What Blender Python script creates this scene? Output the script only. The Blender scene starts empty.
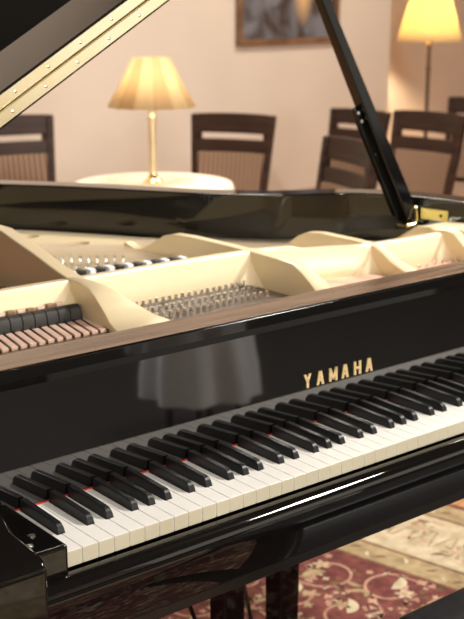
import bpy, bmesh, math, random
from mathutils import Vector, Matrix
random.seed(7)
PI = math.pi
S = bpy.context.scene
C = S.collection

# ------------------------------------------------------------------ camera
cam_d = bpy.data.cameras.new('camera')
cam = bpy.data.objects.new('camera', cam_d); C.objects.link(cam)
cam.location = (-0.6683, -1.1445, 1.3753)
cam.rotation_euler = (math.radians(90 - 14.65), 0, math.radians(-39.095))
cam_d.sensor_fit = 'VERTICAL'; cam_d.sensor_height = 36; cam_d.sensor_width = 27
cam_d.lens = 1168.66 / 619 * 36
cam_d.clip_start = 0.05; cam_d.clip_end = 60
cam_d.dof.use_dof = True; cam_d.dof.focus_distance = 1.5; cam_d.dof.aperture_fstop = 8.0
S.camera = cam

# ------------------------------------------------------------------ world, lights, exposure
S.view_settings.view_transform = 'Standard'; S.view_settings.look = 'None'
S.view_settings.gamma = 1; S.view_settings.exposure = 0.0
w = bpy.data.worlds.new('world'); S.world = w; w.use_nodes = True
w.node_tree.nodes['Background'].inputs[0].default_value = (1.0, .86, .7, 1)
w.node_tree.nodes['Background'].inputs[1].default_value = .15

PHI = math.radians(12); RC, RS = math.cos(PHI), math.sin(PHI)
RO = (3.0, 3.85)
def room(u, v, z=0):            # room axes: u along the back wall, v towards it (v = 0 on the wall)
    return Vector((RO[0] + u*RC - v*RS, RO[1] + u*RS + v*RC, z))
CEIL = 3.3

def area(name, loc, target, size, power, col, sy=None):
    l = bpy.data.lights.new(name, 'AREA'); l.energy = power; l.color = col
    l.shape = 'RECTANGLE'; l.size = size; l.size_y = sy or size
    o = bpy.data.objects.new(name, l); C.objects.link(o); o.location = loc
    o.rotation_euler = (Vector(target) - Vector(loc)).to_track_quat('-Z', 'Y').to_euler()
    return o
# daylight through the window behind the camera, warm ceiling lights, and added fill lights
area('window_daylight', room(-3.9, -7.45, 1.75), (0.8, .2, .8), 1.3, 120, (1, .97, .92), 1.2)
area('hinge_fill_light', room(-.9, -7.45, 1.6), room(-.9, 0, 1.6), 2.6, 17, (1, .93, .80), 1.8)  # unseen source added to brighten the brass lid hinge
area('ceiling_light', room(-5.2, -6.0, CEIL-.05), (.4, .4, .9), .6, 120, (1, .93, .83))  # fill added to lift the left faces of the plate struts
area('ceiling_light', room(-1.6, -1.6, CEIL-.05), room(-1.6, -1.6, 0), .7, 78, (1, .90, .75))
area('ceiling_light', room(1.2, -1.7, CEIL-.05), room(1.2, -1.7, 0), .7, 66, (1, .88, .72))
area('ceiling_light', room(-1.5, -4.5, CEIL-.05), room(-2.7, -3.7, .8), .6, 200, (1, .94, .86))

# ------------------------------------------------------------------ material helpers
def mat(name, col, rough=.5, metal=0, spec=.5, ior=None, coat=0):
    m = bpy.data.materials.new(name); m.use_nodes = True
    b = m.node_tree.nodes['Principled BSDF']
    b.inputs['Base Color'].default_value = (*col, 1)
    b.inputs['Roughness'].default_value = rough
    b.inputs['Metallic'].default_value = metal
    b.inputs['Specular IOR Level'].default_value = spec
    if ior: b.inputs['IOR'].default_value = ior
    if coat: b.inputs['Coat Weight'].default_value = coat; b.inputs['Coat Roughness'].default_value = .03
    return m
def nodes(m): return m.node_tree.nodes, m.node_tree.links, m.node_tree.nodes['Principled BSDF']
def noisy(m, c1, c2, scale=8, detail=4, stretch=(1, 1, 1), bump=0, kind='noise', lo=.35, hi=.65):
    n, l, b = nodes(m)
    tc = n.new('ShaderNodeTexCoord'); mp = n.new('ShaderNodeMapping'); mp.inputs['Scale'].default_value = stretch
    l.new(tc.outputs['Object'], mp.inputs[0])
    if kind == 'noise':
        t = n.new('ShaderNodeTexNoise'); t.inputs['Scale'].default_value = scale; t.inputs['Detail'].default_value = detail
        f = t.outputs[0]
    else:
        t = n.new('ShaderNodeTexWave'); t.inputs['Scale'].default_value = scale; t.inputs['Distortion'].default_value = 0
        f = t.outputs['Fac']
    l.new(mp.outputs[0], t.inputs['Vector'])
    r = n.new('ShaderNodeValToRGB'); r.color_ramp.elements[0].color = (*c1, 1); r.color_ramp.elements[1].color = (*c2, 1)
    r.color_ramp.elements[0].position = lo; r.color_ramp.elements[1].position = hi
    l.new(f, r.inputs[0]); l.new(r.outputs[0], b.inputs['Base Color'])
    if bump:
        bp = n.new('ShaderNodeBump'); bp.inputs['Strength'].default_value = bump; bp.inputs['Distance'].default_value = .002
        l.new(f, bp.inputs['Height']); l.new(bp.outputs[0], b.inputs['Normal'])
    return m

M = {}
M['black'] = mat('piano_polyester', (.0035, .003, .003), .035, 0, .5, 1.55)
M['mirror'] = mat('fallboard_polyester', (.0035, .003, .003), .03, 0, .5, 2.05)
noisy(M['mirror'], (.003, .0027, .0026), (.0045, .004, .0037), 3)
noisy(M['black'], (.003, .0027, .0026), (.0045, .004, .0037), 3)
M['matte'] = mat('matte_black', (.003, .003, .003), .7, 0, .1, 1.15)
M['flap'] = noisy(mat('lid_polyester', (.0035, .003, .003), .06, 0, .5, 1.36), (.003, .0027, .0026), (.0045, .004, .0037), 3)
M['satin'] = mat('satin_black', (.008, .007, .006), .28, 0, .5, 1.5)
M['ebony'] = mat('black_key_plastic', (.006, .006, .0065), .38, 0, .5, 1.42)
M['ivory'] = noisy(mat('white_key_plastic', (.8, .78, .74), .22), (.80, .785, .75), (.84, .825, .79), 5)
M['brownlac'] = noisy(mat('brown_lacquer', (.2, .12, .08), .22, 0, .35), (.10, .06, .04), (.21, .135, .09), 3, 5, (1.5, 16, 1))
M['keyfront'] = noisy(mat('cream_shaded_key_front', (.6, .55, .42), .3), (.44, .40, .29), (.50, .455, .34), 5)  # cream plastic, darkened further for the shade on the front faces
M['iron'] = noisy(mat('cream_gold_plate_paint', (.72, .58, .33), .38, .15), (.74, .61, .39), (.79, .67, .45), 6)
M['spruce'] = noisy(mat('spruce', (.55, .36, .17), .4), (.46, .30, .15), (.62, .43, .24), 3, 5, (12, 1, 1))
M['brass'] = mat('polished_brass', (.93, .78, .42), .13, 1)
M['palebrass'] = noisy(mat('pale_satin_brass', (.8, .65, .38), .3, .6), (.74, .60, .35), (.84, .70, .44), 9)
M['hinge'] = noisy(mat('hinge_brass', (.93, .82, .5), .24, 1), (.90, .78, .50), (.96, .86, .62), 9, 2)
M['gold'] = mat('gold_lettering', (.95, .72, .36), .35, .6)
M['steel'] = mat('bright_steel', (.85, .84, .82), .2, 1)
M['copper'] = mat('copper_winding', (.62, .30, .17), .35, .9)
M['redfelt'] = mat('red_felt', (.48, .045, .03), .95)
M['pinkfelt'] = noisy(mat('pink_felt', (.72, .40, .30), .9), (.66, .36, .27), (.80, .50, .38), 30)
M['slat'] = noisy(mat('pale_pink_wood', (.74, .5, .4), .55), (.68, .45, .36), (.82, .58, .47), 14)
M['darkfelt'] = noisy(mat('charcoal_felt', (.02, .018, .016), .6), (.012, .011, .010), (.03, .027, .024), 30)
M['wood'] = noisy(mat('dark_chair_wood', (.035, .016, .009), .45, 0, .25), (.020, .009, .006), (.040, .018, .011), 6, 4, (1, 1, 8))
M['darkblock'] = noisy(mat('dark_pinblock', (.08, .05, .035), .35), (.05, .03, .022), (.13, .085, .055), 12, 4, (1, 9, 1))
M['pinblock'] = noisy(mat('brown_pinblock', (.22, .13, .08), .4), (.17, .10, .06), (.28, .17, .10), 9, 4, (1, 9, 1))
M['cloth'] = noisy(mat('cream_tablecloth', (.82, .74, .6), .9), (.80, .72, .58), (.86, .78, .65), 12, bump=.1)
M['whitecloth'] = noisy(mat('white_linen', (.8, .79, .78), .9), (.78, .84, .93), (.84, .90, .98), 12, bump=.1)
M['leather'] = noisy(mat('black_leather', (.012, .012, .014), .38), (.010, .010, .012), (.02, .02, .023), 60, bump=.2)
M['wall'] = noisy(mat('beige_plaster', (.62, .47, .36), .9), (.63, .535, .455), (.66, .56, .48), 2, bump=.05)
M['ceil'] = noisy(mat('dark_ceiling', (.05, .036, .026), .9), (.045, .033, .025), (.06, .044, .032), 2)
M['panel'] = noisy(mat('dark_wood_panelling', (.03, .02, .012), .5), (.02, .012, .008), (.04, .024, .015), 4, 4, (6, 6, 1))
M['base'] = noisy(mat('white_trim', (.6, .5, .4), .5), (.58, .48, .38), (.63, .52, .42), 4)
M['rubber'] = mat('dark_rubber', (.01, .01, .01), .6)

m = mat('striped_upholstery', (.3, .15, .1), .85); M['stripe'] = m
n, l, b = nodes(m)
tc = n.new('ShaderNodeTexCoord'); wv = n.new('ShaderNodeTexWave'); wv.inputs['Scale'].default_value = 14; wv.bands_direction = 'X'
r = n.new('ShaderNodeValToRGB'); e = r.color_ramp.elements
e[0].color = (.13, .07, .045, 1); e[1].color = (.30, .19, .125, 1); e[0].position = .25; e[1].position = .8
l.new(tc.outputs['Object'], wv.inputs[0]); l.new(wv.outputs['Fac'], r.inputs[0]); l.new(r.outputs[0], b.inputs['Base Color'])

m = mat('oak_parquet', (.5, .25, .1), .3); M['floor'] = m
n, l, b = nodes(m)
tc = n.new('ShaderNodeTexCoord'); mp = n.new('ShaderNodeMapping'); mp.inputs['Rotation'].default_value = (0, 0, -PHI)
br = n.new('ShaderNodeTexBrick'); br.inputs['Scale'].default_value = 1; br.inputs['Brick Width'].default_value = 1.1
br.inputs['Row Height'].default_value = .09; br.inputs['Mortar Size'].default_value = .0015
br.inputs['Color1'].default_value = (.55, .27, .11, 1); br.inputs['Color2'].default_value = (.62, .32, .14, 1); br.inputs['Mortar'].default_value = (.2, .09, .04, 1)
nz = n.new('ShaderNodeTexNoise'); nz.inputs['Scale'].default_value = 6; mx = n.new('ShaderNodeMixRGB'); mx.blend_type = 'MULTIPLY'; mx.inputs[0].default_value = .3
l.new(tc.outputs['Object'], mp.inputs[0]); l.new(mp.outputs[0], br.inputs['Vector']); l.new(mp.outputs[0], nz.inputs['Vector'])
l.new(br.outputs[0], mx.inputs[1]); l.new(nz.outputs[0], mx.inputs[2]); l.new(mx.outputs[0], b.inputs['Base Color'])

def shade_mat(name, c, em, strength):
    m = bpy.data.materials.new(name); m.use_nodes = True
    n, l = m.node_tree.nodes, m.node_tree.links
    n.remove(n['Principled BSDF']); out = n['Material Output']
    d = n.new('ShaderNodeBsdfDiffuse'); d.inputs[0].default_value = (*c, 1)
    t = n.new('ShaderNodeBsdfTranslucent'); t.inputs[0].default_value = (*c, 1)
    mx = n.new('ShaderNodeMixShader'); mx.inputs[0].default_value = .5
    nz = n.new('ShaderNodeTexNoise'); nz.inputs['Scale'].default_value = 20
    rp = n.new('ShaderNodeValToRGB'); rp.color_ramp.elements[0].color = (*[x*.93 for x in em], 1); rp.color_ramp.elements[1].color = (*em, 1)
    e = n.new('ShaderNodeEmission'); e.inputs[1].default_value = strength
    ad = n.new('ShaderNodeAddShader')
    l.new(nz.outputs[0], rp.inputs[0]); l.new(rp.outputs[0], e.inputs[0])
    l.new(d.outputs[0], mx.inputs[1]); l.new(t.outputs[0], mx.inputs[2]); l.new(mx.outputs[0], ad.inputs[0]); l.new(e.outputs[0], ad.inputs[1])
    l.new(ad.outputs[0], out.inputs[0]); return m
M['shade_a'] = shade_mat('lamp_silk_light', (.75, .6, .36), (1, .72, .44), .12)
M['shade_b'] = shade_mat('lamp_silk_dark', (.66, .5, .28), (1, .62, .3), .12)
M['shade_f'] = shade_mat('floor_lamp_silk', (.62, .5, .27), (1, .76, .4), .2)

# ------------------------------------------------------------------ mesh helpers
def bx(bm, x0, x1, y0, y1, z0, z1, mtx=None, mi=0):
    vs = [bm.verts.new(v) for v in ((x0,y0,z0),(x1,y0,z0),(x1,y1,z0),(x0,y1,z0),(x0,y0,z1),(x1,y0,z1),(x1,y1,z1),(x0,y1,z1))]
    for f in ((0,3,2,1),(4,5,6,7),(0,1,5,4),(1,2,6,5),(2,3,7,6),(3,0,4,7)):
        fa = bm.faces.new([vs[i] for i in f]); fa.material_index = mi
    if mtx: bmesh.ops.transform(bm, matrix=mtx, verts=vs)
    return vs
def prism(bm, poly, axis, a, b, mtx=None):
    """poly in the two other axes (cyclic order kept), extruded from a to b along axis"""
    def P(p, q):
        return {'x': (q, p[0], p[1]), 'y': (p[0], q, p[1]), 'z': (p[0], p[1], q)}[axis]
    A = [bm.verts.new(P(p, a)) for p in poly]; B = [bm.verts.new(P(p, b)) for p in poly]
    N = len(poly)
    bm.faces.new(A); bm.faces.new(B[::-1])
    for i in range(N): bm.faces.new((A[i], B[i], B[(i+1) % N], A[(i+1) % N]))
    if mtx: bmesh.ops.transform(bm, matrix=mtx, verts=A+B)
    return A+B
def tube(bm, pts, rad, seg=8, cap=True):
    pts = [Vector(p) for p in pts]; rings = []
    rr = rad if isinstance(rad, (list, tuple)) else [rad]*len(pts)
    for i, p in enumerate(pts):
        d = (pts[min(i+1, len(pts)-1)] - pts[max(i-1, 0)]).normalized()
        up = Vector((0, 0, 1)) if abs(d.z) < .95 else Vector((0, 1, 0))
        a = d.cross(up).normalized(); c = a.cross(d)
        rings.append([bm.verts.new(p + rr[i]*(math.cos(2*PI*k/seg)*a + math.sin(2*PI*k/seg)*c)) for k in range(seg)])
    for i in range(len(rings)-1):
        for k in range(seg):
            bm.faces.new((rings[i][k], rings[i][(k+1) % seg], rings[i+1][(k+1) % seg], rings[i+1][k]))
    if cap: bm.faces.new(rings[0][::-1]); bm.faces.new(rings[-1])
def lathe(bm, prof, cx=0, cy=0, seg=24, z0=0, wob=None, cap=True):
    rings = []
    for (r, z) in prof:
        rings.append([bm.verts.new((cx + r*(1+(wob(k/seg, z) if wob else 0))*math.cos(2*PI*k/seg), cy + r*(1+(wob(k/seg, z) if wob else 0))*math.sin(2*PI*k/seg), z0+z)) for k in range(seg)])
    for i in range(len(rings)-1):
        for k in range(seg):
            bm.faces.new((rings[i][k], rings[i][(k+1) % seg], rings[i+1][(k+1) % seg], rings[i+1][k]))
    if cap and prof[0][0] > 1e-6: bm.faces.new(rings[0][::-1])
    if cap and prof[-1][0] > 1e-6: bm.faces.new(rings[-1])
def obj(name, bm, m, parent=None, bevel=0, seg=2, smooth=False):
    bmesh.ops.recalc_face_normals(bm, faces=bm.faces[:])
    me = bpy.data.meshes.new(name); bm.to_mesh(me); bm.free()
    for x in (m if isinstance(m, (list, tuple)) else [m]): me.materials.append(x)
    o = bpy.data.objects.new(name, me); C.objects.link(o)
    if parent: o.parent = parent
    if smooth: me.shade_smooth()
    if bevel:
        md = o.modifiers.new('bevel', 'BEVEL'); md.width = bevel; md.segments = seg; md.limit_method = 'ANGLE'; md.angle_limit = math.radians(40)
        md.harden_normals = True
        me.shade_smooth()
    if smooth or bevel:
        try: me.set_sharp_from_angle(angle=math.radians(45 if not bevel else 60))
        except Exception: pass
    return o
def nb(): return bmesh.new()
def tag(o, label=None, cat=None, group=None, kind=None):
    if label: o['label'] = label
    if cat: o['category'] = cat
    if group: o['group'] = group
    if kind: o['kind'] = kind
    return o
def thing(name, label, cat, loc=(0, 0, 0), rz=0, group=None):
    o = bpy.data.objects.new(name, None); C.objects.link(o); o.location = loc; o.rotation_euler = (0, 0, rz)
    o.empty_display_size = .1
    return tag(o, label, cat, group)
def struct(name, bm, m, **k): return tag(obj(name, bm, m, **k), kind='structure')
def dup(root, loc, rz, label, group=None):
    r = root.copy(); C.objects.link(r); r.location = loc; r.rotation_euler = (0, 0, rz); r['label'] = label
    if group: r['group'] = group
    for ch in list(root.children):
        c = ch.copy(); C.objects.link(c); c.parent = r
        for g in ch.children:
            d = g.copy(); C.objects.link(d); d.parent = c
    return r

# ------------------------------------------------------------------ the room
RM = Matrix.Translation((RO[0], RO[1], 0)) @ Matrix.Rotation(PHI, 4, 'Z')
U0, U1, V0, UE, VR = -6.4, 4.6, -7.6, 2.14, .62      # UE: where the back wall turns into the alcove, VR: its depth
bm = nb(); bx(bm, U0-.1, U1+.1, V0-.1, VR+.1, -.1, 0, RM); struct('floor', bm, M['floor'])
bm = nb(); bx(bm, U0-.1, U1+.1, V0-.1, VR+.1, CEIL, CEIL+.1, RM); struct('ceiling', bm, M['ceil'])
bm = nb(); bx(bm, U0-.1, UE, 0, VR, 0, CEIL, RM); struct('wall_back', bm, M['wall'], bevel=.012)
bm = nb(); bx(bm, UE, U1+.1, VR, VR+.1, 0, CEIL, RM); struct('wall_alcove', bm, M['wall'])
bm = nb(); bx(bm, U1, U1+.1, V0, VR, 0, CEIL, RM); struct('wall_right', bm, M['wall'])
bm = nb(); bx(bm, U0-.1, U0, V0, VR, 0, CEIL, RM); struct('wall_left', bm, M['wall'])
# front wall with a window behind the camera; second opening and wainscot are added
bm = nb()
bx(bm, U0, -5.0, V0-.1, V0, 0, CEIL, RM); bx(bm, -2.8, -2.2, V0-.1, V0, 0, CEIL, RM); bx(bm, .4, U1, V0-.1, V0, 0, CEIL, RM)
bx(bm, -2.2, .4, V0-.1, V0, 0, .7, RM); bx(bm, -2.2, .4, V0-.1, V0, 2.5, CEIL, RM)
bx(bm, -5.0, -2.8, V0-.1, V0, 0, .9, RM); bx(bm, -5.0, -2.8, V0-.1, V0, 2.6, CEIL, RM)
struct('wall_front', bm, M['wall'])
bm = nb(); bx(bm, U0, U1, V0, V0+.02, 0, .60, RM); struct('wainscot_added', bm, M['panel'], bevel=.004)  # unseen dark wainscot, added so the fallboard mirrors something dark
bm = nb()
for a in (-5.0, -4.28, -3.56, -2.86): bx(bm, a, a+.06, V0-.08, V0-.02, .9, 2.6, RM)
for a, b_ in ((.9, .96), (1.9, 1.95), (2.54, 2.6)): bx(bm, -5.0, -2.8, V0-.08, V0-.02, a, b_, RM)
struct('window_1', bm, M['base'])
bm = nb()
for a in (-2.2, -.94, .34): bx(bm, a, a+.06, V0-.08, V0-.02, .7, 2.5, RM)
for a, b_ in ((.7, .76), (2.44, 2.5)): bx(bm, -2.2, .4, V0-.08, V0-.02, a, b_, RM)
struct('window_added', bm, M['base'])  # unseen frame added around the hinge fill
bm = nb(); bx(bm, U0, UE, -.02, 0, 0, .1, RM); struct('baseboard_back', bm, M['base'], bevel=.004)
bm = nb(); bx(bm, UE, U1, VR-.02, VR, 0, .1, RM); struct('baseboard_alcove', bm, M['base'], bevel=.004)

# ------------------------------------------------------------------ rug (own axes = the room's)
def build_rug():
    mats = [noisy(mat('rug_wine_wool', (.2, .03, .03), .95), (.085, .018, .016), (.19, .05, .042), 35, 6, bump=.3),
            noisy(mat('rug_cream_wool', (.62, .5, .32), .95), (.38, .31, .20), (.56, .47, .33), 28, 6, bump=.3),
            noisy(mat('rug_gold_wool', (.42, .3, .14), .95), (.24, .17, .085), (.40, .30, .17), 30, 6, bump=.3),
            noisy(mat('rug_rose_wool', (.55, .28, .2), .95), (.32, .15, .11), (.50, .31, .22), 30, 6, bump=.3),
            noisy(mat('rug_brown_wool', (.14, .06, .03), .95), (.11, .05, .03), (.2, .1, .05), 30, 6)]
    bm = nb()
    a0, a1, b0, b1 = -5.35, -1.86, -4.8, -1.3
    H = .009
    bx(bm, a0, a1, b0, b1, .001, H, RM, 0)
    def quad(p, z, mi):
        vs = [bm.verts.new(RM @ Vector((q[0], q[1], z))) for q in p]
        f = bm.faces.new(vs); f.material_index = mi
    def frame(d0, d1, z, mi):     # ring between insets d0 and d1
        o = [(a0+d0, b0+d0), (a1-d0, b0+d0), (a1-d0, b1-d0), (a0+d0, b1-d0)]
        i = [(a0+d1, b0+d1), (a1-d1, b0+d1), (a1-d1, b1-d1), (a0+d1, b1-d1)]
        for k in range(4): quad([o[k], o[(k+1) % 4], i[(k+1) % 4], i[k]], z, mi)
    z = H + .0004
    frame(.02, .10, z, 2); frame(.10, .112, z, 4); frame(.112, .35, z, 1); frame(.35, .36, z, 4); frame(.36, .435, z, 2); frame(.435, .445, z, 4)
    def ribbon(pts, w, z, mi):
        pts = [Vector(p) for p in pts]; L = []; R_ = []
        for i, p in enumerate(pts):
            d = (pts[min(i+1, len(pts)-1)] - pts[max(i-1, 0)]).normalized(); nn = Vector((-d.y, d.x))
            ww = w[i] if isinstance(w, list) else w
            L.append(p + nn*ww/2); R_.append(p - nn*ww/2)
        for i in range(len(pts)-1): quad([L[i], L[i+1], R_[i+1], R_[i]], z, mi)
    def flower(cx, cy, r, z, mi, petals, rot=0, depth=.28):
        N = petals*6
        vs = [(cx + r*(1-depth+depth*math.cos(petals*t*2*PI/N))*math.cos(t*2*PI/N+rot), cy + r*(1-depth+depth*math.cos(petals*t*2*PI/N))*math.sin(t*2*PI/N+rot)) for t in range(N)]
        for i in range(N): quad([(cx, cy), vs[i], vs[(i+1) % N]], z, mi)
    def leaf(cx, cy, L_, w_, ang, z, mi):
        pts = [(cx + t*L_*math.cos(ang+.7*t), cy + t*L_*math.sin(ang+.7*t)) for t in [i/8 for i in range(9)]]
        ribbon(pts, [max(.001, w_*math.sin(PI*i/8)**.8) for i in range(9)], z, mi)
    # field: scrolling vines with palmettes
    z1, z2, z3 = z+.0003, z+.0006, z+.0009
    rnd = random.Random(11)
    fx0, fx1, fy0, fy1 = a0+.46, a1-.46, b0+.46, b1-.46
    ny = 16; nx = 15
    for i in range(nx):
        for j in range(ny):
            cx = fx0 + (i+.5)*(fx1-fx0)/nx + rnd.uniform(-.02, .02); cy = fy0 + (j+.5)*(fy1-fy0)/ny + rnd.uniform(-.02, .02)
            r0 = rnd.uniform(.055, .075); a = rnd.uniform(0, 2*PI); s = rnd.choice((-1, 1))
            pts = [(cx + r0*(1.25-.7*t)*math.cos(a+s*t*5.2), cy + r0*(1.25-.7*t)*math.sin(a+s*t*5.2)) for t in [q/22 for q in range(23)]]
            pts = [p for p in pts if fx0 < p[0] < fx1 and fy0 < p[1] < fy1]
            if len(pts) < 6: continue
            ribbon(pts, .0075, z1, 3)
            k = rnd.random(); e_ = pts[-1]; f0 = pts[0]
            flower(e_[0], e_[1], .024, z2, 1 if k < .5 else 2, 5, a); flower(e_[0], e_[1], .012, z3, 3, 5, a)
            flower(f0[0], f0[1], .016, z2, 3, 4, a)
            leaf(cx, cy, .07, .03, a, z2, 1 if k > .4 else 2)
            mid = pts[len(pts)//2]; leaf(mid[0], mid[1], .045, .016, a+2, z2, 2)
            for q in range(24):
                fx = cx + rnd.uniform(-.1, .1); fy = cy + rnd.uniform(-.1, .1)
                if fx0 < fx < fx1 and fy0 < fy < fy1: flower(fx, fy, rnd.uniform(.007, .015), z1, rnd.choice((2, 3, 3, 4, 4, 1)), rnd.choice((3, 4, 5)), a+q)
    # border along the right and left edges (u) and the ends (v)
    def bpt(side, s, d):
        if side == 0: return (a1-d, b0+s)
        if side == 1: return (a0+d, b0+s)
        if side == 2: return (a0+s, b0+d)
        return (a0+s, b1-d)
    for side in range(4):
        Ls = (b1-b0) if side < 2 else (a1-a0)
        wv = [bpt(side, .36+(Ls-.72)*t/240, .231+.05*math.sin(t*Ls*.34)) for t in range(241)]
        ribbon(wv, .007, z1, 2)
        nfl = int((Ls-.7)/.135)
        for k in range(nfl):
            s_ = .36+(k+.5)*(Ls-.72)/nfl; d_ = .231 + (.035 if k % 2 else -.035)
            c = bpt(side, s_, d_); flower(c[0], c[1], .042, z2, 2, 7, k); flower(c[0], c[1], .027, z3, 1, 6, k); flower(c[0], c[1], .012, z3+.0003, 3, 5, k)
            for q in range(5):
                c = bpt(side, s_+rnd.uniform(-.06, .06), .231+rnd.uniform(-.1, .1)); leaf(c[0], c[1], .04, .014, rnd.uniform(0, 6), z1, rnd.choice((2, 4, 3)))
        ng = int((Ls-.9)/.055)
        for k in range(ng):
            for dd in (.398, .06):
                c = bpt(side, .45+(k+.5)*(Ls-.9)/ng, dd); leaf(c[0], c[1], .03, .011, k*1.57+side, z1, 4 if k % 2 else 1)
    o = obj('rug', bm, mats)
    return tag(o, 'wine red floral rug with cream and gold border under the piano', 'rug')
build_rug()

bm = nb(); bx(bm, -6.2, 3.5, -7.4, -4.85, .001, .009, RM)  # unseen dark floor covering, added to darken what the fallboard mirrors
tag(obj('carpet', bm, noisy(mat('charcoal_carpet', (.02, .017, .015), .95), (.015, .013, .012), (.03, .025, .022), 60, bump=.3), bevel=.003), 'unseen charcoal carpet added to darken the fallboard reflection', 'carpet')

# ------------------------------------------------------------------ the grand piano
piano = thing('grand_piano', 'black polished grand piano with its lid propped open, filling the foreground', 'grand piano', (0, 0, 0))
ZK = .725
def spline(pts, n=8):
    out = []
    P_ = [Vector(p) for p in pts]
    for i in range(len(P_)-1):
        p0, p1, p2, p3 = P_[max(i-1, 0)], P_[i], P_[i+1], P_[min(i+2, len(P_)-1)]
        for k in range(n):
            t = k/n
            out.append(.5*((2*p1) + (-p0+p2)*t + (2*p0-5*p1+4*p2-p3)*t*t + (-p0+3*p1-3*p2+p3)*t**3))
    out.append(P_[-1]); return out
# inner rim line in plan, from the treble cheek round the tail to the bass cheek
inner = [(1.245, .10), (1.245, .28), (1.238, .42), (1.226, .51), (1.205, .585), (1.141, .668), (1.066, .716), (.985, .764), (.886, .872), (.820, .972),
         (.757, 1.075), (.688, 1.175), (.608, 1.272), (.52, 1.385), (.42, 1.48), (.29, 1.55), (.15, 1.58), (.03, 1.56), (-.05, 1.49), (-.085, 1.38), (-.09, 1.1), (-.09, .6), (-.09, .10)]
ins = spline([(x, y, 0) for x, y in inner], 5)
def offset(line, d):
    o = []
    for i, p in enumerate(line):
        t = (line[min(i+1, len(line)-1)] - line[max(i-1, 0)]).normalized()
        o.append(p + Vector((t.y, -t.x, 0))*d)
    return o
outs = offset(ins, .062)
RT = .974
def rim_mesh(bm, A, B, z0, z1):
    N = len(A); v = [[bm.verts.new((p.x, p.y, z)) for p in L] for L, z in ((A, z0), (A, z1), (B, z1), (B, z0))]
    for i in range(N-1):
        for k in range(4): bm.faces.new((v[k][i], v[k][i+1], v[(k+1) % 4][i+1], v[(k+1) % 4][i]))
    bm.faces.new([v[k][0] for k in range(4)]); bm.faces.new([v[k][-1] for k in (3, 2, 1, 0)])
bm = nb(); rim_mesh(bm, ins, outs, .60, RT); obj('rim', bm, M['black'], piano, bevel=.004)
# the arms beside the keyboard
armp = [(-.058, .60), (-.058, .746), (-.048, .756), (.02, .762), (.07, .79), (.10, .84), (.115, .93), (.13, .967), (.16, RT), (.16, .60)]
for x0, x1 in ((-.152, -.058), (1.245+.037, 1.307+.03)):
    bm = nb(); prism(bm, armp, 'x', x0, x1); obj('arm', bm, M['black'], piano, bevel=.006, seg=3)
for x0, x1 in ((-.0575, -.003), (1.225, 1.281)):
    bm = nb(); bx(bm, x0, x1, -.012, .145, .66, .742); kb = obj('key_block', bm, M['black'], piano, bevel=.005, seg=3)
    for sx, sy in ((x0+.014, .012), (x0+.03, .035)):
        bm = nb(); lathe(bm, [(.0, 0), (.005, 0), (.005, .002), (.0, .0035)], sx, sy, 12, .7415); tag(obj('screw', bm, M['steel'], kb, smooth=True), 'bright steel screw')
# key slip, key bed
kp = [(-.002, .62), (-.002, .701), (-.012, .7045), (-.022, .7035), (-.031, .698), (-.035, .689), (-.035, .672), (-.031, .666), (-.031, .622), (-.026, .618), (-.02, .618)]
bm = nb(); prism(bm, kp, 'x', -.058, 1.282); obj('key_slip', bm, M['black'], piano, bevel=.0015)
bm = nb(); bx(bm, -.15, 1.30, -.022, .50, .600, .655); obj('key_bed', bm, M['satin'], piano, bevel=.003)
# keys
Wk = .0235
def white_outline(i):
    x0, x1 = i*Wk+.0005, (i+1)*Wk-.0005
    return x0, x1
blacks = [Wk]
for o_ in range(7):
    c = 2*Wk + o_*7*Wk
    blacks += [c+Wk-.003, c+2*Wk+.003, c+4*Wk-.004, c+5*Wk, c+6*Wk+.004]
BH = .0056
for i in range(52):
    x0, x1 = white_outline(i); lx, rx = x0, x1
    for bq in blacks:
        if abs(bq-x0) < .008: lx = bq+BH+.0008
        if abs(bq-x1) < .008: rx = bq-BH-.0008
    poly = [(x0, 0), (x1, 0), (x1, .0495)]
    if rx != x1: poly += [(rx, .0495)]
    poly += [(rx, .147), (lx, .147)]
    if lx != x0: poly += [(lx, .0495)]
    poly += [(x0, .0495)]
    if lx == x0: poly = poly[:-1]+[(x0, .0495)]
    bm = nb(); prism(bm, poly, 'z', ZK-.021, ZK); bm.normal_update()
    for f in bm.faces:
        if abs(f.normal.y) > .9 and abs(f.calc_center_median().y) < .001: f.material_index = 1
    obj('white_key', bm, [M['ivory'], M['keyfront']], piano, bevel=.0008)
for bq in blacks:
    bm = nb()
    sec = []
    for y, zt, hb, ht in ((.0500, .003, BH, .0050), (.0535, .0095, BH, .0046), (.0590, .0130, BH, .0042), (.147, .0150, BH, .0044)):
        sec.append([bm.verts.new(p) for p in ((bq-hb, y, ZK-.012), (bq-hb, y, ZK+.0005), (bq-ht, y, ZK+zt), (bq+ht, y, ZK+zt), (bq+hb, y, ZK+.0005), (bq+hb, y, ZK-.012))])
    for a, b_ in zip(sec, sec[1:]):
        for k in range(6): bm.faces.new((a[k], a[(k+1) % 6], b_[(k+1) % 6], b_[k]))
    bm.faces.new(sec[0]); bm.faces.new(sec[-1][::-1])
    obj('black_key', bm, M['ebony'], piano, bevel=.0009, seg=3)
bm = nb(); bx(bm, -.002, 1.224, .1472, .1495, ZK-.02, ZK+.0012); tag(obj('felt_strip', bm, M['redfelt'], piano), 'red felt strip behind the keys')
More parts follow.
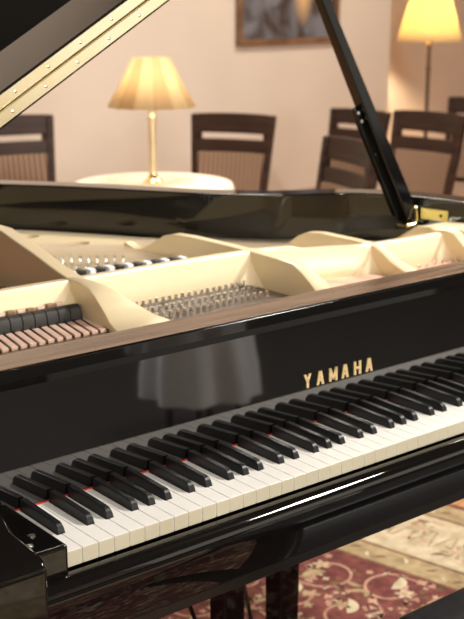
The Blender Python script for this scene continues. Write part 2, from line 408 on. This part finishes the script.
# fallboard, slightly leaning back, with the maker's lettering
fp = [(.1488, .703), (.15555, .8905), (.165, .8905), (.176, .8905), (.178, .705)]
bm = nb(); prism(bm, fp, 'x', -.056, 1.280); fall = obj('fallboard', bm, M['mirror'], piano)
def letters():
    bm = nb(); Hh = .0225; th = .0048
    def st(x0, y0, x1, y1, w_=th):    # a stroke between two points of the letter's plane, cut square top and bottom
        prism(bm, [(x0-w_/2, y0), (x0+w_/2, y0), (x1+w_/2, y1), (x1-w_/2, y1)], 'y', -.0012, 0)
    def bar(x0, x1, y0, y1): prism(bm, [(x0, y0), (x1, y0), (x1, y1), (x0, y1)], 'y', -.0012, 0)
    pitch = .0277; x = 0
    for ch in 'YAMAHA':
        if ch == 'Y':
            st(.0075, 0, .0075, .010); st(.0075, .010, .0022, Hh); st(.0075, .010, .0128, Hh)
        if ch == 'A':
            for s in (-1, 1): st(x+.0075+s*.0055, 0, x+.0075+s*.0008, Hh)
            bar(x+.004, x+.011, .0052, .0088)
        if ch == 'M':
            bar(x-.0005, x+.0038, 0, Hh); bar(x+.0132, x+.0175, 0, Hh); st(x+.0016, Hh, x+.0085, .003, .0042); st(x+.0154, Hh, x+.0085, .003, .0042)
        if ch == 'H':
            bar(x, x+th, 0, Hh); bar(x+.0115, x+.0115+th, 0, Hh); bar(x+.003, x+.013, .0095, .0135)
        x += pitch
    return bm
lt = obj('lettering', letters(), M['gold'], fall); tag(lt, 'gold capital lettering on the fallboard')
lt.location = (.532, .15165, .7845); lt.rotation_euler = (-math.atan2(.0067, .186), 0, 0)
# stretcher rail behind the fallboard
sp = [(.169, .80), (.169, .9110), (.170, .9118), (.230, .9118), (.236, .910), (.238, .900), (.238, .85), (.225, .80)]
bm = nb(); prism(bm, sp, 'x', -.09, 1.245); st0 = obj('stretcher', bm, M['black'], piano, bevel=.0006)
bm = nb(); bx(bm, -.088, 1.243, .176, .2365, .911, .9130); tag(obj('cover_strip', bm, M['brownlac'], st0, bevel=.0006), 'brown lacquered strip on top of the rail')

# cast iron plate
ZP = .870
deck_line = offset(ins, -.012)
bm = nb(); prism(bm, [(p.x, p.y) for p in deck_line if p.y > .242], 'z', ZP-.010, ZP)
plate = obj('iron_plate', bm, M['iron'], piano, bevel=.002)
# round sound holes cut through the plate
cuts = nb()
for hx, hy, rx, ry in ((.600, 1.147, .030, .022), (.636, 1.008, .040, .024), (.50, 1.30, .03, .03), (.40, 1.06, .03, .045), (.78, .86, .03, .022), (.35, 1.36, .03, .03)):
    ring = [(hx+rx*math.cos(2*PI*k/24), hy+ry*math.sin(2*PI*k/24)) for k in range(24)]
    prism(cuts, ring, 'z', ZP-.03, ZP+.02)
co = obj('cutter', cuts, M['iron'])
mb = plate.modifiers.new('cut', 'BOOLEAN'); mb.object = co; mb.operation = 'DIFFERENCE'
bpy.context.view_layer.update()
me2 = bpy.data.meshes.new_from_object(plate.evaluated_get(bpy.context.evaluated_depsgraph_get()))
plate.modifiers.clear(); plate.data = me2
bpy.data.objects.remove(co)
bm = nb(); prism(bm, [(p.x, p.y) for p in offset(ins, -.004) if p.y > .5], 'z', .835, .843); obj('soundboard', bm, M['spruce'], piano)

# raised flange across the plate
fl = [(-.08, .482), (.31, .482), (.69, .473), (.84, .43), (.93, .398), (1.13, .386)]
bm = nb()
secs = []
for x, y in [(p.x, p.y) for p in spline([(a, b_, 0) for a, b_ in fl], 6)]:
    h = .934 if x < .8 else .928
    secs.append([bm.verts.new(q) for q in ((x, y-.004, ZP-.002), (x, y, h-.004), (x, y+.004, h), (x, y+.018, h), (x, y+.022, h-.004), (x, y+.026, ZP-.002))])
for a, b_ in zip(secs, secs[1:]):
    for k in range(6): bm.faces.new((a[k], a[(k+1) % 6], b_[(k+1) % 6], b_[k]))
bm.faces.new(secs[0]); bm.faces.new(secs[-1][::-1])
obj('plate_flange', bm, M['iron'], piano, smooth=True)
# struts running forward of the flange; each a loft of (y, top z, x left, x right)
def strut(rows, base=ZP-.002, bevel=.003):
    bm = nb(); S_ = []
    for y, z, xl, xr in rows:
        S_.append([bm.verts.new(q) for q in ((xl, y, base), (xl, y, z-.002), (xl+.002, y, z), (xr-.002, y, z), (xr, y, z-.002), (xr, y, base))])
    for a, b_ in zip(S_, S_[1:]):
        for k in range(6): bm.faces.new((a[k], a[(k+1) % 6], b_[(k+1) % 6], b_[k]))
    bm.faces.new(S_[0]); bm.faces.new(S_[-1][::-1])
    return obj('plate_strut', bm, M['iron'], piano, smooth=True)
def fillet(x, y, h, d, s=-1):       # curved web in the corner of flange and strut
    bm = nb(); N = 8; top = bm.verts.new((x+.002, y+.006, h)); prev = None; base = []
    for k in range(N+1):
        a = PI/2*k/N
        base.append(bm.verts.new((x + s*d*(1-math.sin(a)), y+.002 - d*(1-math.cos(a)), ZP-.002)))
    cb = bm.verts.new((x+.002, y+.006, ZP-.002))
    for a_, b_ in zip(base, base[1:]): bm.faces.new((a_, b_, top)); bm.faces.new((b_, a_, cb))
    bm.faces.new((base[0], top, cb)); bm.faces.new((base[-1], cb, top))
    return obj('plate_web', bm, M['iron'], piano, smooth=True)
strut([(.50, .937, .308, .332), (.455, .936, .308, .334), (.423, .932, .308, .342), (.405, .922, .308, .352), (.385, .905, .309, .372), (.365, .887, .309, .395), (.345, .877, .309, .415), (.315, .873, .309, .435)])
strut([(.49, .935, .69, .712), (.40, .933, .69, .712), (.358, .930, .69, .714), (.335, .920, .69, .718), (.314, .907, .69, .724), (.29, .889, .69, .73), (.265, .876, .69, .736)])
strut([(.42, .930, .93, .95), (.392, .927, .93, .95), (.37, .918, .93, .952), (.345, .903, .93, .956), (.32, .894, .93, .96), (.295, .888, .93, .965), (.265, .874, .93, .97)])
strut([(.42, .932, 1.125, 1.15), (.38, .936, 1.125, 1.15), (.36, .932, 1.125, 1.15), (.335, .912, 1.125, 1.155), (.31, .895, 1.125, 1.16), (.27, .875, 1.125, 1.165)])
strut([(.46, .930, 1.15, 1.228), (.36, .937, 1.15, 1.228), (.34, .925, 1.15, 1.228), (.335, .90, 1.15, 1.228)])
fillet(.309, .482, .933, .065); fillet(.691, .473, .932, .055); fillet(.931, .398, .926, .045); fillet(1.126, .386, .930, .055)
# struts running back from the flange
def bar_strut(prof, x0, x1, shear=0):
    bm = nb(); poly = prof + [(prof[-1][0], ZP-.004), (prof[0][0], ZP-.004)]
    vs = prism(bm, poly, 'x', x0, x1)
    for v in vs: v.co.x += shear*(v.co.y-.49)
    return obj('plate_strut', bm, M['iron'], piano, bevel=.003)
bar_strut([(.49, .937), (.53, .944), (.60, .960), (.72, .984), (.80, .984), (.95, .965), (1.15, .93), (1.3, .89)], .308, .336)
bar_strut([(.48, .934), (.56, .934), (.66, .933), (.715, .930), (.75, .921), (.79, .900), (.83, .882), (.855, .878), (.875, .884), (.888, .888), (.895, .880)], .69, .712)
bar_strut([(.41, .928), (.45, .929), (.50, .929), (.545, .929), (.58, .925), (.61, .913), (.64, .893), (.665, .878), (.69, .872)], .93, .952)
bar_strut([(.39, .933), (.43, .935), (.465, .930), (.49, .915), (.51, .902), (.55, .88)], 1.128, 1.15)

# tuning pins and felts
def pin(x, y, z=ZP, h=.024, r=.0034):
    bm = nb(); lathe(bm, [(r, 0), (r, h*.55), (r*.8, h*.6), (r*.8, h), (0, h+.0005)], x, y, 8, z)
    obj('tuning_pin', bm, M['steel'], piano, smooth=True)
for row, y in ((0, .452), (1, .403), (2, .366)):
    for k in range(19):
        x = .395 + row*(-.004) + k*.0142
        if .36 < x < .672: pin(x + (0 if row != 0 else .01), y + .0003*k, ZP+.003, .013, .004)
for k in range(10):
    pin(.470+k*.0135, .842-k*.0105, ZP, .024); pin(.448+k*.0175, .765-k*.0080, ZP, .022)
for k in range(9): pin(.235+k*.008, .66+k*.004, ZP, .018)
for k in range(6): pin(1.01+k*.022, .345, ZP+.004, .012)
bm = nb(); bx(bm, .36, .684, .345, .466, ZP-.001, ZP+.004); obj('pin_plank', bm, M['darkblock'], piano, bevel=.002)
bm = nb(); bx(bm, .345, .676, .285, .335, ZP-.001, ZP+.003); obj('felt_strip', bm, M['pinblock'], piano, bevel=.002)
bm = nb(); prism(bm, [(.76, .345), (.92, .325), (.926, .375), (.79, .398)], 'z', ZP-.001, ZP+.006); tag(obj('felt_strip', bm, M['pinkfelt'], piano, bevel=.002), 'pink felt strip on the plate')
bm = nb(); prism(bm, [(.975, .318), (1.118, .318), (1.118, .372), (.985, .368)], 'z', ZP-.001, ZP+.006); tag(obj('felt_strip', bm, M['pinkfelt'], piano, bevel=.002), 'pink felt strip on the plate')
for x0, x1, y0 in ((.80, .92, .30), (.975, 1.115, .295)):
    bm = nb(); bx(bm, x0, x1, y0, y0+.016, ZP-.001, ZP+.008); obj('felt_strip', bm, M['darkfelt'], piano, bevel=.003)
bm = nb(); bx(bm, .72, .80, .300, .325, ZP-.001, ZP+.004); obj('felt_strip', bm, M['slat'], piano, bevel=.002)
# bass end: pale slats with dark strings between them, and the dark segmented damper bar
for k in range(23):
    x = -.055 + k*.0158
    if x > .298: break
    bm = nb(); prism(bm, [(x, .368), (x+.0115, .368), (x+.0155+.0095, .442), (x+.0095+.004, .442)], 'z', ZP+.001, ZP+.007); obj('wooden_slat', bm, M['slat'], piano, bevel=.0012)
    bm = nb(); tube(bm, [(x+.0135, .366, ZP+.004), (x+.0265, .438, ZP+.007), (x+.0285, .444, ZP+.016)], .0012, 6); obj('bass_string', bm, M['satin'], piano, smooth=True)
bm = nb(); bx(bm, -.07, .306, .355, .458, ZP-.002, ZP+.0015); obj('felt_strip', bm, M['darkblock'], piano)
for k in range(17):
    x = -.066 + k*.0218
    if x > .295: break
    bm = nb(); r0 = .0125; prism(bm, [(.440, .874), (.4395, .890), (.444, .8985), (.452, .9015), (.461, .900), (.465, .893), (.465, .874)], 'x', x, x+.0212); obj('damper_block', bm, M['darkfelt'], piano, bevel=.0015)
for k in range(20):
    x = -.05 + k*.018
    if x > .29: break
    bm = nb(); bx(bm, x, x+.013, .467, .476, .889+.001*(k % 3), .9015+.0008*((k*7) % 4)); obj('string_rest', bm, M['pinblock'] if k % 2 else M['slat'], piano, bevel=.0012)
# strings running back over the plate
def strings(name, m, x0, x1, n_, y0, y1, z0, z1, dx, r):
    bm = nb()
    for k in range(n_):
        x = x0 + (x1-x0)*k/(n_-1); yy = y1 if not callable(y1) else y1(x)
        tube(bm, [(x, y0, z0), (x+dx*(yy-y0), yy, z1)], r, 4, False)
    o = obj(name, bm, m, piano); o['kind'] = 'stuff'; return o
strings('bass_strings', M['copper'], -.07, .285, 34, .508, lambda x: 1.25, .889, .884, .0, .0026)
strings('tenor_strings', M['steel'], .345, .68, 60, .505, lambda x: 1.45-1.05*(x-.15), .882, .880, .0, .0007)
strings('treble_strings', M['steel'], .72, 1.12, 70, .50, lambda x: 1.12-.52*(x-.35), .882, .880, 0, .0006)
bm = nb(); bx(bm, -.075, .30, .60, .665, ZP-.001, ZP+.009); tag(obj('felt_strip', bm, M['redfelt'], piano, bevel=.002), 'red felt strip under the bass strings')
bm = nb(); prism(bm, [(.36, .60), (.66, .575), (.67, .60), (.37, .64)], 'z', ZP-.001, ZP+.012); obj('felt_strip', bm, M['pinblock'], piano, bevel=.002)
for k in range(14):
    x = .40+k*.0195
    bm = nb(); bx(bm, x, x+.013, .665-.006*k*.4, .685-.006*k*.4, ZP+.012, ZP+.030); obj('damper_block', bm, M['whitecloth'] if k % 2 else M['darkfelt'], piano, bevel=.002)
# brass plate and screw on the inner rim, prop socket
bm = nb(); bx(bm, -.033, .033, -.0025, 0, -.012, .012); bp_ = obj('socket_plate', bm, mat('yellow_brass', (.72, .62, .2), .4, .5), piano, bevel=.001); tag(bp_, 'small brass plate on the inner rim')
bp_.location = (1.2255, .499, .9390)
bp_.rotation_euler = (0, 0, math.radians(-79))
bm = nb(); lathe(bm, [(.0032, -.001), (.0032, .002), (0, .002)], 0, 0, 10); kh = obj('keyhole', bm, M['rubber'], bp_); kh.rotation_euler = (PI/2, 0, 0); kh.location = (.017, -.0022, 0)
bm = nb(); lathe(bm, [(.004, 0), (.004, .003), (.0, .005)], 0, 0, 12); sc = obj('screw', bm, M['steel'], piano, smooth=True); sc.location = (1.236, .455, .932); sc.rotation_euler = (0, -PI/2, 0)
# lid: hinged on the bass side, front flap folded back on top of it
LA = math.radians(30.65)
LM = Matrix.Translation((-.20, 0, .9806)) @ Matrix.Rotation(-LA, 4, 'Y')
lout = [(p.x+.20+.012, p.y) for p in offset(outs, .018) if p.y > .47 and p.x > -.1]
lid_poly = [(0.0, .42), (1.505+.012, .42)] + lout + [(0.0, lout[-1][1]-.06)]
bm = nb(); prism(bm, lid_poly, 'z', 0, .022, LM); lid = obj('lid', bm, M['matte'], piano, bevel=.0015)
bm = nb(); prism(bm, [(.0, .42), (1.517, .42), (1.517, .577), (.0, .577)], 'z', .0245, .046, LM); flap = obj('lid_flap', bm, M['flap'], piano, bevel=.0015)
bm = nb(); bx(bm, .01, 1.505, .4180, .4205, .0035, .0225, LM); bx(bm, .01, 1.505, .4180, .4205, .0250, .0430, LM)
hg = obj('lid_hinge', bm, M['hinge'], piano, bevel=.0006); tag(hg, 'long polished brass hinge along the lid edge')
bm = nb(); tube(bm, [LM @ Vector((.01, .4170, .0237)), LM @ Vector((1.505, .4170, .0237))], .0021, 10); obj('hinge_pin', bm, M['brass'], hg, smooth=True)
for k in range(22):
    for zz in (.012, .034):
        bm = nb(); p = LM @ Vector((.05+k*.067+(.02 if zz > .02 else 0), .4180, zz)); lathe(bm, [(.0026, -.001), (.0026, .0006), (0, .0012)], 0, 0, 8); s_ = obj('screw', bm, M['hinge'], hg, smooth=True)
        s_.location = p; s_.rotation_euler = (PI/2, 0, 0)
# prop stick
pa = Vector((1.212, .56, .925)); pb = Vector((.853, .60, 1.597))
d = (pb-pa); L = d.length; q = d.to_track_quat('Z', 'Y').to_matrix().to_4x4()
PMx = Matrix.Translation(pa) @ q @ Matrix.Rotation(math.radians(0), 4, 'Z')
def taper(bm, z0, z1, w0, w1, t0, t1, mtx, ox=0, oy=0):
    vs = [bm.verts.new(p) for p in ((ox-w0/2, oy-t0/2, z0), (ox+w0/2, oy-t0/2, z0), (ox+w0/2, oy+t0/2, z0), (ox-w0/2, oy+t0/2, z0), (ox-w1/2, oy-t1/2, z1), (ox+w1/2, oy-t1/2, z1), (ox+w1/2, oy+t1/2, z1), (ox-w1/2, oy+t1/2, z1))]
    for f in ((0, 3, 2, 1), (4, 5, 6, 7), (0, 1, 5, 4), (1, 2, 6, 5), (2, 3, 7, 6), (3, 0, 4, 7)): bm.faces.new([vs[i] for i in f])
    bmesh.ops.transform(bm, matrix=mtx, verts=vs)
bm = nb(); taper(bm, 0, L, .040, .017, .032, .015, PMx); M['prop'] = mat('prop_black', (.004, .004, .004), .12, 0, .5, 1.4)
prop = obj('prop_stick', bm, M['prop'], piano, bevel=.003, seg=3)
bm = nb(); taper(bm, .02, .285, .018, .014, .016, .014, PMx, -.008, -.020); obj('short_prop', bm, M['prop'], prop, bevel=.002)
for zz in (.255, .275, .175):
    bm = nb(); lathe(bm, [(.0055, -.004), (.0055, .004), (0, .006)], 0, 0, 12); s_ = obj('screw', bm, M['steel'], prop, smooth=True)
    s_.location = PMx @ Vector((-.006, -.020, zz)); s_.rotation_euler = (PI/2, 0, -.6)
bm = nb()
tube(bm, [(1.176, .535, .915), (1.196, .530, .916), (1.206, .535, .926), (1.208, .54, .945), (1.214, .545, .952)], .006, 10)
bx(bm, 1.190, 1.224, .535, .575, .907, .914)
br_ = obj('prop_bracket', bm, M['brass'], piano, bevel=.002); tag(br_, 'curved brass bracket at the foot of the prop stick')
# legs with castors
for lx, ly in ((-.03, .17), (1.19, .17), (.35, 1.22)):
    bm = nb(); prof = [(.058, .60), (.058, .52), (.05, .50), (.045, .30), (.034, .10), (.034, .085), (0.0, .085)]
    for (z0, z1, w0, w1) in ((.085, .50, .062, .092), (.50, .60, .115, .125)):
        taper(bm, z0, z1, w0, w1, w0, w1, Matrix.Translation((lx, ly, 0)))
    lg = obj('leg', bm, M['black'], piano, bevel=.006, seg=3)
    bm = nb(); tube(bm, [(lx-.014, ly, .039), (lx+.014, ly, .039)], .028, 16); bx(bm, lx-.006, lx+.006, ly-.008, ly+.008, .04, .086); bx(bm, lx-.02, lx+.02, ly-.014, ly+.014, .070, .0855)
    tag(obj('caster', bm, M['brass'], lg, bevel=.001), 'brass caster under the leg')
# pedal lyre
ly0 = .36
for x0 in (.508, .642):
    bm = nb(); taper(bm, .15, .60,  .048, .054, .045, .05, Matrix.Translation((x0+.035, ly0, 0))); obj('lyre_post', bm, M['black'], piano, bevel=.006, seg=3)
bm = nb(); bx(bm, .46, .74, .31, .44, .06, .15); lb = obj('pedal_box', bm, M['black'], piano, bevel=.008, seg=3)
for px_ in (.54, .60, .66):
    bm = nb(); bx(bm, px_-.012, px_+.012, .20, .33, .055, .063); bx(bm, px_-.016, px_+.016, .185, .24, .054, .064); tag(obj('pedal', bm, M['brass'], lb, bevel=.003), 'brass pedal')
for x0, x1 in ((.567, .39), (.673, .56)):
    bm = nb(); tube(bm, [(x0, .42, .12), (x1, .42, .61)], .0045, 8); obj('lyre_brace', bm, M['satin'], piano, smooth=True)
bm = nb()
for y in (.55, .85, 1.15): bx(bm, -.09, [1.245, .90, .70][[.55, .85, 1.15].index(y)], y, y+.07, .61, .70)
obj('back_beam', bm, M['satin'], piano, bevel=.004)

# ------------------------------------------------------------------ piano stool, and an unseen draped stool added for its reflection
st_ = thing('piano_bench', 'black leather topped bench in front of the keyboard, lower right corner', 'bench', (.85, -.265, 0))
bm = nb(); bx(bm, -.37, .37, -.17, .17, .44, .512); obj('cushion', bm, M['leather'], st_, bevel=.022, seg=6)
bm = nb(); bx(bm, -.34, .34, -.15, .15, .37, .436); obj('bench_frame', bm, M['black'], st_, bevel=.004)
for sx in (-1, 1):
    for sy in (-1, 1):
        bm = nb(); taper(bm, .0115, .37, .032, .045, .032, .045, Matrix.Translation((sx*.31, sy*.12, 0))); obj('leg', bm, M['black'], st_, bevel=.003)
ot = thing('reflection_stool', 'unseen low stool draped in white linen, added for its reflection in the fallboard', 'stool', (1.75, -1.74, 0), 0)
rnd = random.Random(3)
def fold(t, z): return (.07*math.sin(t*2*PI*9)+.05*math.sin(t*2*PI*5+1))*1.3*max(0, min(1, (.49-z)/.2))
bm = nb(); lathe(bm, [(0, .492), (.165, .490), (.180, .480), (.186, .42), (.19, .34), (.20, .25), (.205, .17)][::-1], 0, 0, 96, 0, fold, False); tag(obj('cloth_cover', bm, M['whitecloth'], ot, smooth=True), 'white linen cover')
bm = nb(); lathe(bm, [(.0, .43), (.15, .43), (.15, .485), (0, .485)], 0, 0, 24); obj('seat', bm, M['wood'], ot)
for k in range(4):
    a = PI/4+k*PI/2; bm = nb(); tube(bm, [(.13*math.cos(a), .13*math.sin(a), .0095), (.11*math.cos(a), .11*math.sin(a), .43)], .013, 8); obj('leg', bm, M['wood'], ot)

# ------------------------------------------------------------------ side table with lamp
tx, ty = 1.875, 2.459
tb = thing('side_table', 'small round side table hidden under the cream cloth, behind the piano', 'table', (tx, ty, 0))
bm = nb(); lathe(bm, [(0, .69), (.29, .69), (.295, .70), (.295, .71), (.29, .716), (0, .716)], 0, 0, 40); obj('table_top', bm, M['wood'], tb, smooth=True)
bm = nb(); lathe(bm, [(.20, 0), (.20, .02), (.05, .05), (.03, .10), (.03, .66), (.08, .69)], 0, 0, 24); obj('pedestal', bm, M['wood'], tb, smooth=True)
def fold2(t, z): return .05*math.sin(t*2*PI*14)*max(0, min(1, (.715-z)/.4))+.02*math.sin(t*2*PI*5+2)*max(0, (.70-z))
bm = nb(); lathe(bm, [(0, .7205), (.28, .7205), (.298, .719), (.304, .712), (.308, .69), (.315, .6), (.325, .4), (.33, .12)], tx, ty, 128, 0, fold2, False)
tag(obj('tablecloth', bm, M['cloth'], None, smooth=True), 'cream cloth draped over the small round table behind the piano', 'tablecloth')
lp = thing('table_lamp', 'lit brass table lamp with pleated tan shade on the cream cloth', 'lamp', (tx, ty, .7215))
bm = nb(); lathe(bm, [(.036, 0), (.037, .006), (.030, .012), (.020, .02), (.014, .034), (.0135, .04)], 0, 0, 24); tag(obj('lamp_base', bm, M['brass'], lp, smooth=True), 'flared brass foot')
bm = nb(); lathe(bm, [(.0135, .036), (.0135, .235), (.017, .238), (.017, .25), (.012, .254), (.012, .30), (0, .30)], 0, 0, 24, 0, lambda t, z: .05*math.cos(t*2*PI*8)); obj('lamp_column', bm, M['palebrass'], lp, smooth=True)
bm = nb()
NP = 14; r0, r1, z0, z1 = .168, .070, .284, .462
ringsA, sub = [], 4
vb, vt, vm = [], [], []
for k in range(NP*sub):
    t = k/sub; ph = (k % sub)/sub; a = 2*PI*k/(NP*sub)+.1
    fac = 1 - .035*(math.sin(PI*ph))
    vb.append(bm.verts.new((r0*fac*math.cos(a), r0*fac*math.sin(a), z0+.002*math.sin(PI*ph))))
    vm.append(bm.verts.new(((r0*.48+r1*.52)*fac*.985*math.cos(a), (r0*.48+r1*.52)*fac*.985*math.sin(a), (z0+z1)/2)))
    vt.append(bm.verts.new((r1*fac*math.cos(a), r1*fac*math.sin(a), z1)))
for k in range(NP*sub):
    k2 = (k+1) % (NP*sub)
    for a, b_ in ((vb, vm), (vm, vt)):
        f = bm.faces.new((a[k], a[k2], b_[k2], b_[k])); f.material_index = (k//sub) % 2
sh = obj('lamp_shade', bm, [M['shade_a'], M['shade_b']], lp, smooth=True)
md = sh.modifiers.new('thick', 'SOLIDIFY'); md.thickness = .0012
def bulb(name, loc, parent, e, col, r=.03):
    l_ = bpy.data.lights.new(name, 'POINT'); l_.energy = e; l_.color = col; l_.shadow_soft_size = r
    o = bpy.data.objects.new(name, l_); C.objects.link(o); o.location = loc; o.parent = parent; return o
bulb('bulb_light', (0, 0, .37), lp, 1.9, (1, .8, .58))

# ------------------------------------------------------------------ floor lamp in the alcove
fx, fy = 5.702, 4.502
fl_ = thing('floor_lamp', 'lit floor lamp with yellow cone shade in the alcove behind the chairs', 'lamp', (fx, fy, 0))
bm = nb(); lathe(bm, [(.15, 0), (.15, .02), (.03, .035), (.014, .06)], 0, 0, 24); obj('lamp_base', bm, M['wood'], fl_, smooth=True)
bm = nb(); lathe(bm, [(.013, .05), (.013, .6), (.018, .61), (.013, .62), (.013, .92), (.02, .93), (.012, .95), (.012, 1.25)], 0, 0, 12); obj('lamp_pole', bm, M['wood'], fl_, smooth=True)
bm = nb(); lathe(bm, [(.225, 1.125), (.12, 1.49)], 0, 0, 40); bm.faces.ensure_lookup_table()
for f in [f for f in bm.faces if len(f.verts) > 4]: bm.faces.remove(f)
s2 = obj('lamp_shade', bm, M['shade_f'], fl_, smooth=True); md = s2.modifiers.new('thick', 'SOLIDIFY'); md.thickness = .0015
bm = nb(); lathe(bm, [(0, 1.09), (.03, 1.10), (.035, 1.12), (.012, 1.14)], 0, 0, 16); obj('socket', bm, M['brass'], fl_, smooth=True)
bulb('bulb_light', (0, 0, 1.27), fl_, 95, (1, .78, .5), .04)

# ------------------------------------------------------------------ picture
def build_picture():
    u0, u1, zb, zt = .51, 1.49, 1.150, 1.75
    t = thing('framed_picture', 'framed dark painting with a pale blurred shape hanging on the back wall', 'picture', room((u0+u1)/2, -.001, zb), PHI)
    hw = (u1-u0)/2; H = zt-zb; fw = .034
    bm = nb(); bx(bm, -hw, hw, -.03, 0, 0, fw); bx(bm, -hw, hw, -.03, 0, H-fw, H); bx(bm, -hw, -hw+fw, -.03, 0, fw, H-fw); bx(bm, hw-fw, hw, -.03, 0, fw, H-fw)
    obj('picture_frame', bm, noisy(mat('frame_wood', (.25, .12, .05), .4), (.12, .055, .028), (.22, .115, .055), 8), t, bevel=.006)
    m = mat('painting', (.1, .1, .1), .5); n, l, b = nodes(m)
    tc = n.new('ShaderNodeTexCoord'); nz = n.new('ShaderNodeTexNoise'); nz.inputs['Scale'].default_value = 5; nz.inputs['Distortion'].default_value = .6
    r = n.new('ShaderNodeValToRGB'); e = r.color_ramp.elements; e[0].color = (.05, .035, .03, 1); e[1].color = (.17, .17, .20, 1); e[0].position = .38; e[1].position = .62
    l.new(tc.outputs['Object'], nz.inputs[0]); l.new(nz.outputs[0], r.inputs[0])
    mp = n.new('ShaderNodeMapping'); mp.inputs['Location'].default_value = (-1.2, 0, -1.5); mp.inputs['Scale'].default_value = (9.5, 1, 5.5)
    gr = n.new('ShaderNodeTexGradient'); gr.gradient_type = 'SPHERICAL'; l.new(tc.outputs['Object'], mp.inputs[0]); l.new(mp.outputs[0], gr.inputs[0])
    mx = n.new('ShaderNodeMixRGB'); mx.inputs[2].default_value = (.62, .38, .2, 1)
    mm = n.new('ShaderNodeMath'); mm.operation = 'MULTIPLY'; mm.inputs[1].default_value = 1.3; mm.use_clamp = True
    l.new(gr.outputs[1], mm.inputs[0]); l.new(mm.outputs[0], mx.inputs[0]); l.new(r.outputs[0], mx.inputs[1]); l.new(mx.outputs[0], b.inputs['Base Color'])
    bm = nb(); bx(bm, -hw+fw-.004, hw-fw+.004, -.014, -.004, fw-.004, H-fw+.004); obj('canvas', bm, m, t)
build_picture()

# ------------------------------------------------------------------ dining chairs
def make_chair():
    t = thing('dining_chair', 'x', 'chair')
    wd = M['wood']
    def side(z):     # half width and back position at height z: the back flares and reclines
        if z < .45: return .165, .19
        s = (z-.45)/.46; return .165+.033*s, .19+.085*s
    for s in (-1, 1):
        bm = nb(); S_ = []
        for z in (0.0, .2, .45, .6, .75, .91):
            hw, y = side(z); wdt = .030 if z > .3 else .026
            if z == 0: y += .03
            S_.append([bm.verts.new(p) for p in ((s*hw-wdt/2*1, y-.016, z), (s*hw+wdt/2, y-.016, z), (s*hw+wdt/2, y+.016, z), (s*hw-wdt/2, y+.016, z))])
        for a, b_ in zip(S_, S_[1:]):
            for k in range(4): bm.faces.new((a[k], a[(k+1) % 4], b_[(k+1) % 4], b_[k]))
        bm.faces.new(S_[0]); bm.faces.new(S_[-1][::-1])
        obj('back_post', bm, wd, t, bevel=.004)
    def rail(z0, z1, ext=0, thick=.020, name='top_rail', m=wd, inset=0, oy=0):
        bm = nb(); A = []
        for i in range(9):
            s = -1+i/4; q = []
            for z in (z0, z1):
                hw, y = side(z); x = s*(hw+ext-inset); yc = y + .022*(1-s*s) + oy
                zz = z + (.006*(1-s*s) if (z == z1 and ext > 0) else 0)
                q += [(x, yc-thick/2, zz), (x, yc+thick/2, zz)]
            A.append([bm.verts.new(q[k]) for k in (0, 1, 3, 2)])
        for a, b_ in zip(A, A[1:]):
            for k in range(4): bm.faces.new((a[k], a[(k+1) % 4], b_[(k+1) % 4], b_[k]))
        bm.faces.new(A[0]); bm.faces.new(A[-1][::-1])
        return obj(name, bm, m, t, bevel=.004)
    rail(.832, .912, .015); rail(.748, .806, 0, name='lower_rail')
    rail(.50, .750, 0, .030, 'back_panel', M['stripe'], .018); rail(.47, .505, 0, name='bottom_rail')
    for s in (-1, 1):
        bm = nb(); hw, y = side(.82); bx(bm, s*(hw-.022)-.012, s*(hw-.022)+.012, y-.008, y+.012, .80, .84); obj('slot_end', bm, wd, t, bevel=.002)
        bm = nb(); taper(bm, 0, .43, .028, .036, .028, .036, Matrix.Translation((s*.19, -.20, 0))); obj('front_leg', bm, wd, t, bevel=.003)
        bm = nb(); prism(bm, [(-.20, .38), (.19, .38), (.19, .43), (-.20, .43)], 'x', s*.178-.010, s*.178+.010); obj('seat_rail', bm, wd, t, bevel=.002)
    bm = nb(); bx(bm, -.19, .19, -.212, -.19, .38, .43); obj('seat_rail', bm, wd, t, bevel=.002)
    bm = nb(); prism(bm, [(-.215, -.225), (.215, -.225), (.18, .175), (-.18, .175)], 'z', .43, .485); obj('seat', bm, M['stripe'], t, bevel=.018, seg=4)
    return t
ch0 = make_chair()
def yaw_to(face):     # degrees of the direction the chair faces, 0 = towards the camera's side (-Y)
    return math.radians(face)
CH = [((2.367, 2.724, 0), -60, .995, 'dark wooden chair with striped back panel just right of the small round table'),
      ((1.698, 3.095, 0), -8, 1.0, 'dark wooden chair with striped back panel left of the lamp table, beneath the piano lid'),
      ((3.407, 3.120, 0), -86, .93, 'dark wooden chair partly hidden behind the prop stick, directly in front of the back wall'),
      ((1.999, 1.849, 0), -107, 1.0, 'dark wooden chair seen nearly side on, lower and nearer just left of the prop stick'),
      ((2.945, 2.254, 0), -88, 1.01, 'dark wooden chair with striped back just right of the prop stick, below the floor lamp'),
      ((3.934, 2.733, 0), -80, .99, 'dark wooden chair cut off by the right edge of the photo')]
for i, (lc, rz, hs, lab) in enumerate(CH):
    if i == 0:
        c_ = ch0; ch0.location = lc; ch0.rotation_euler = (0, 0, math.radians(rz)); ch0['label'] = lab; ch0['group'] = 'dining chairs behind the piano'
    else: c_ = dup(ch0, lc, math.radians(rz), lab, 'dining chairs behind the piano')
    c_.scale = (1.04 if i == 1 else .92, .92, hs)
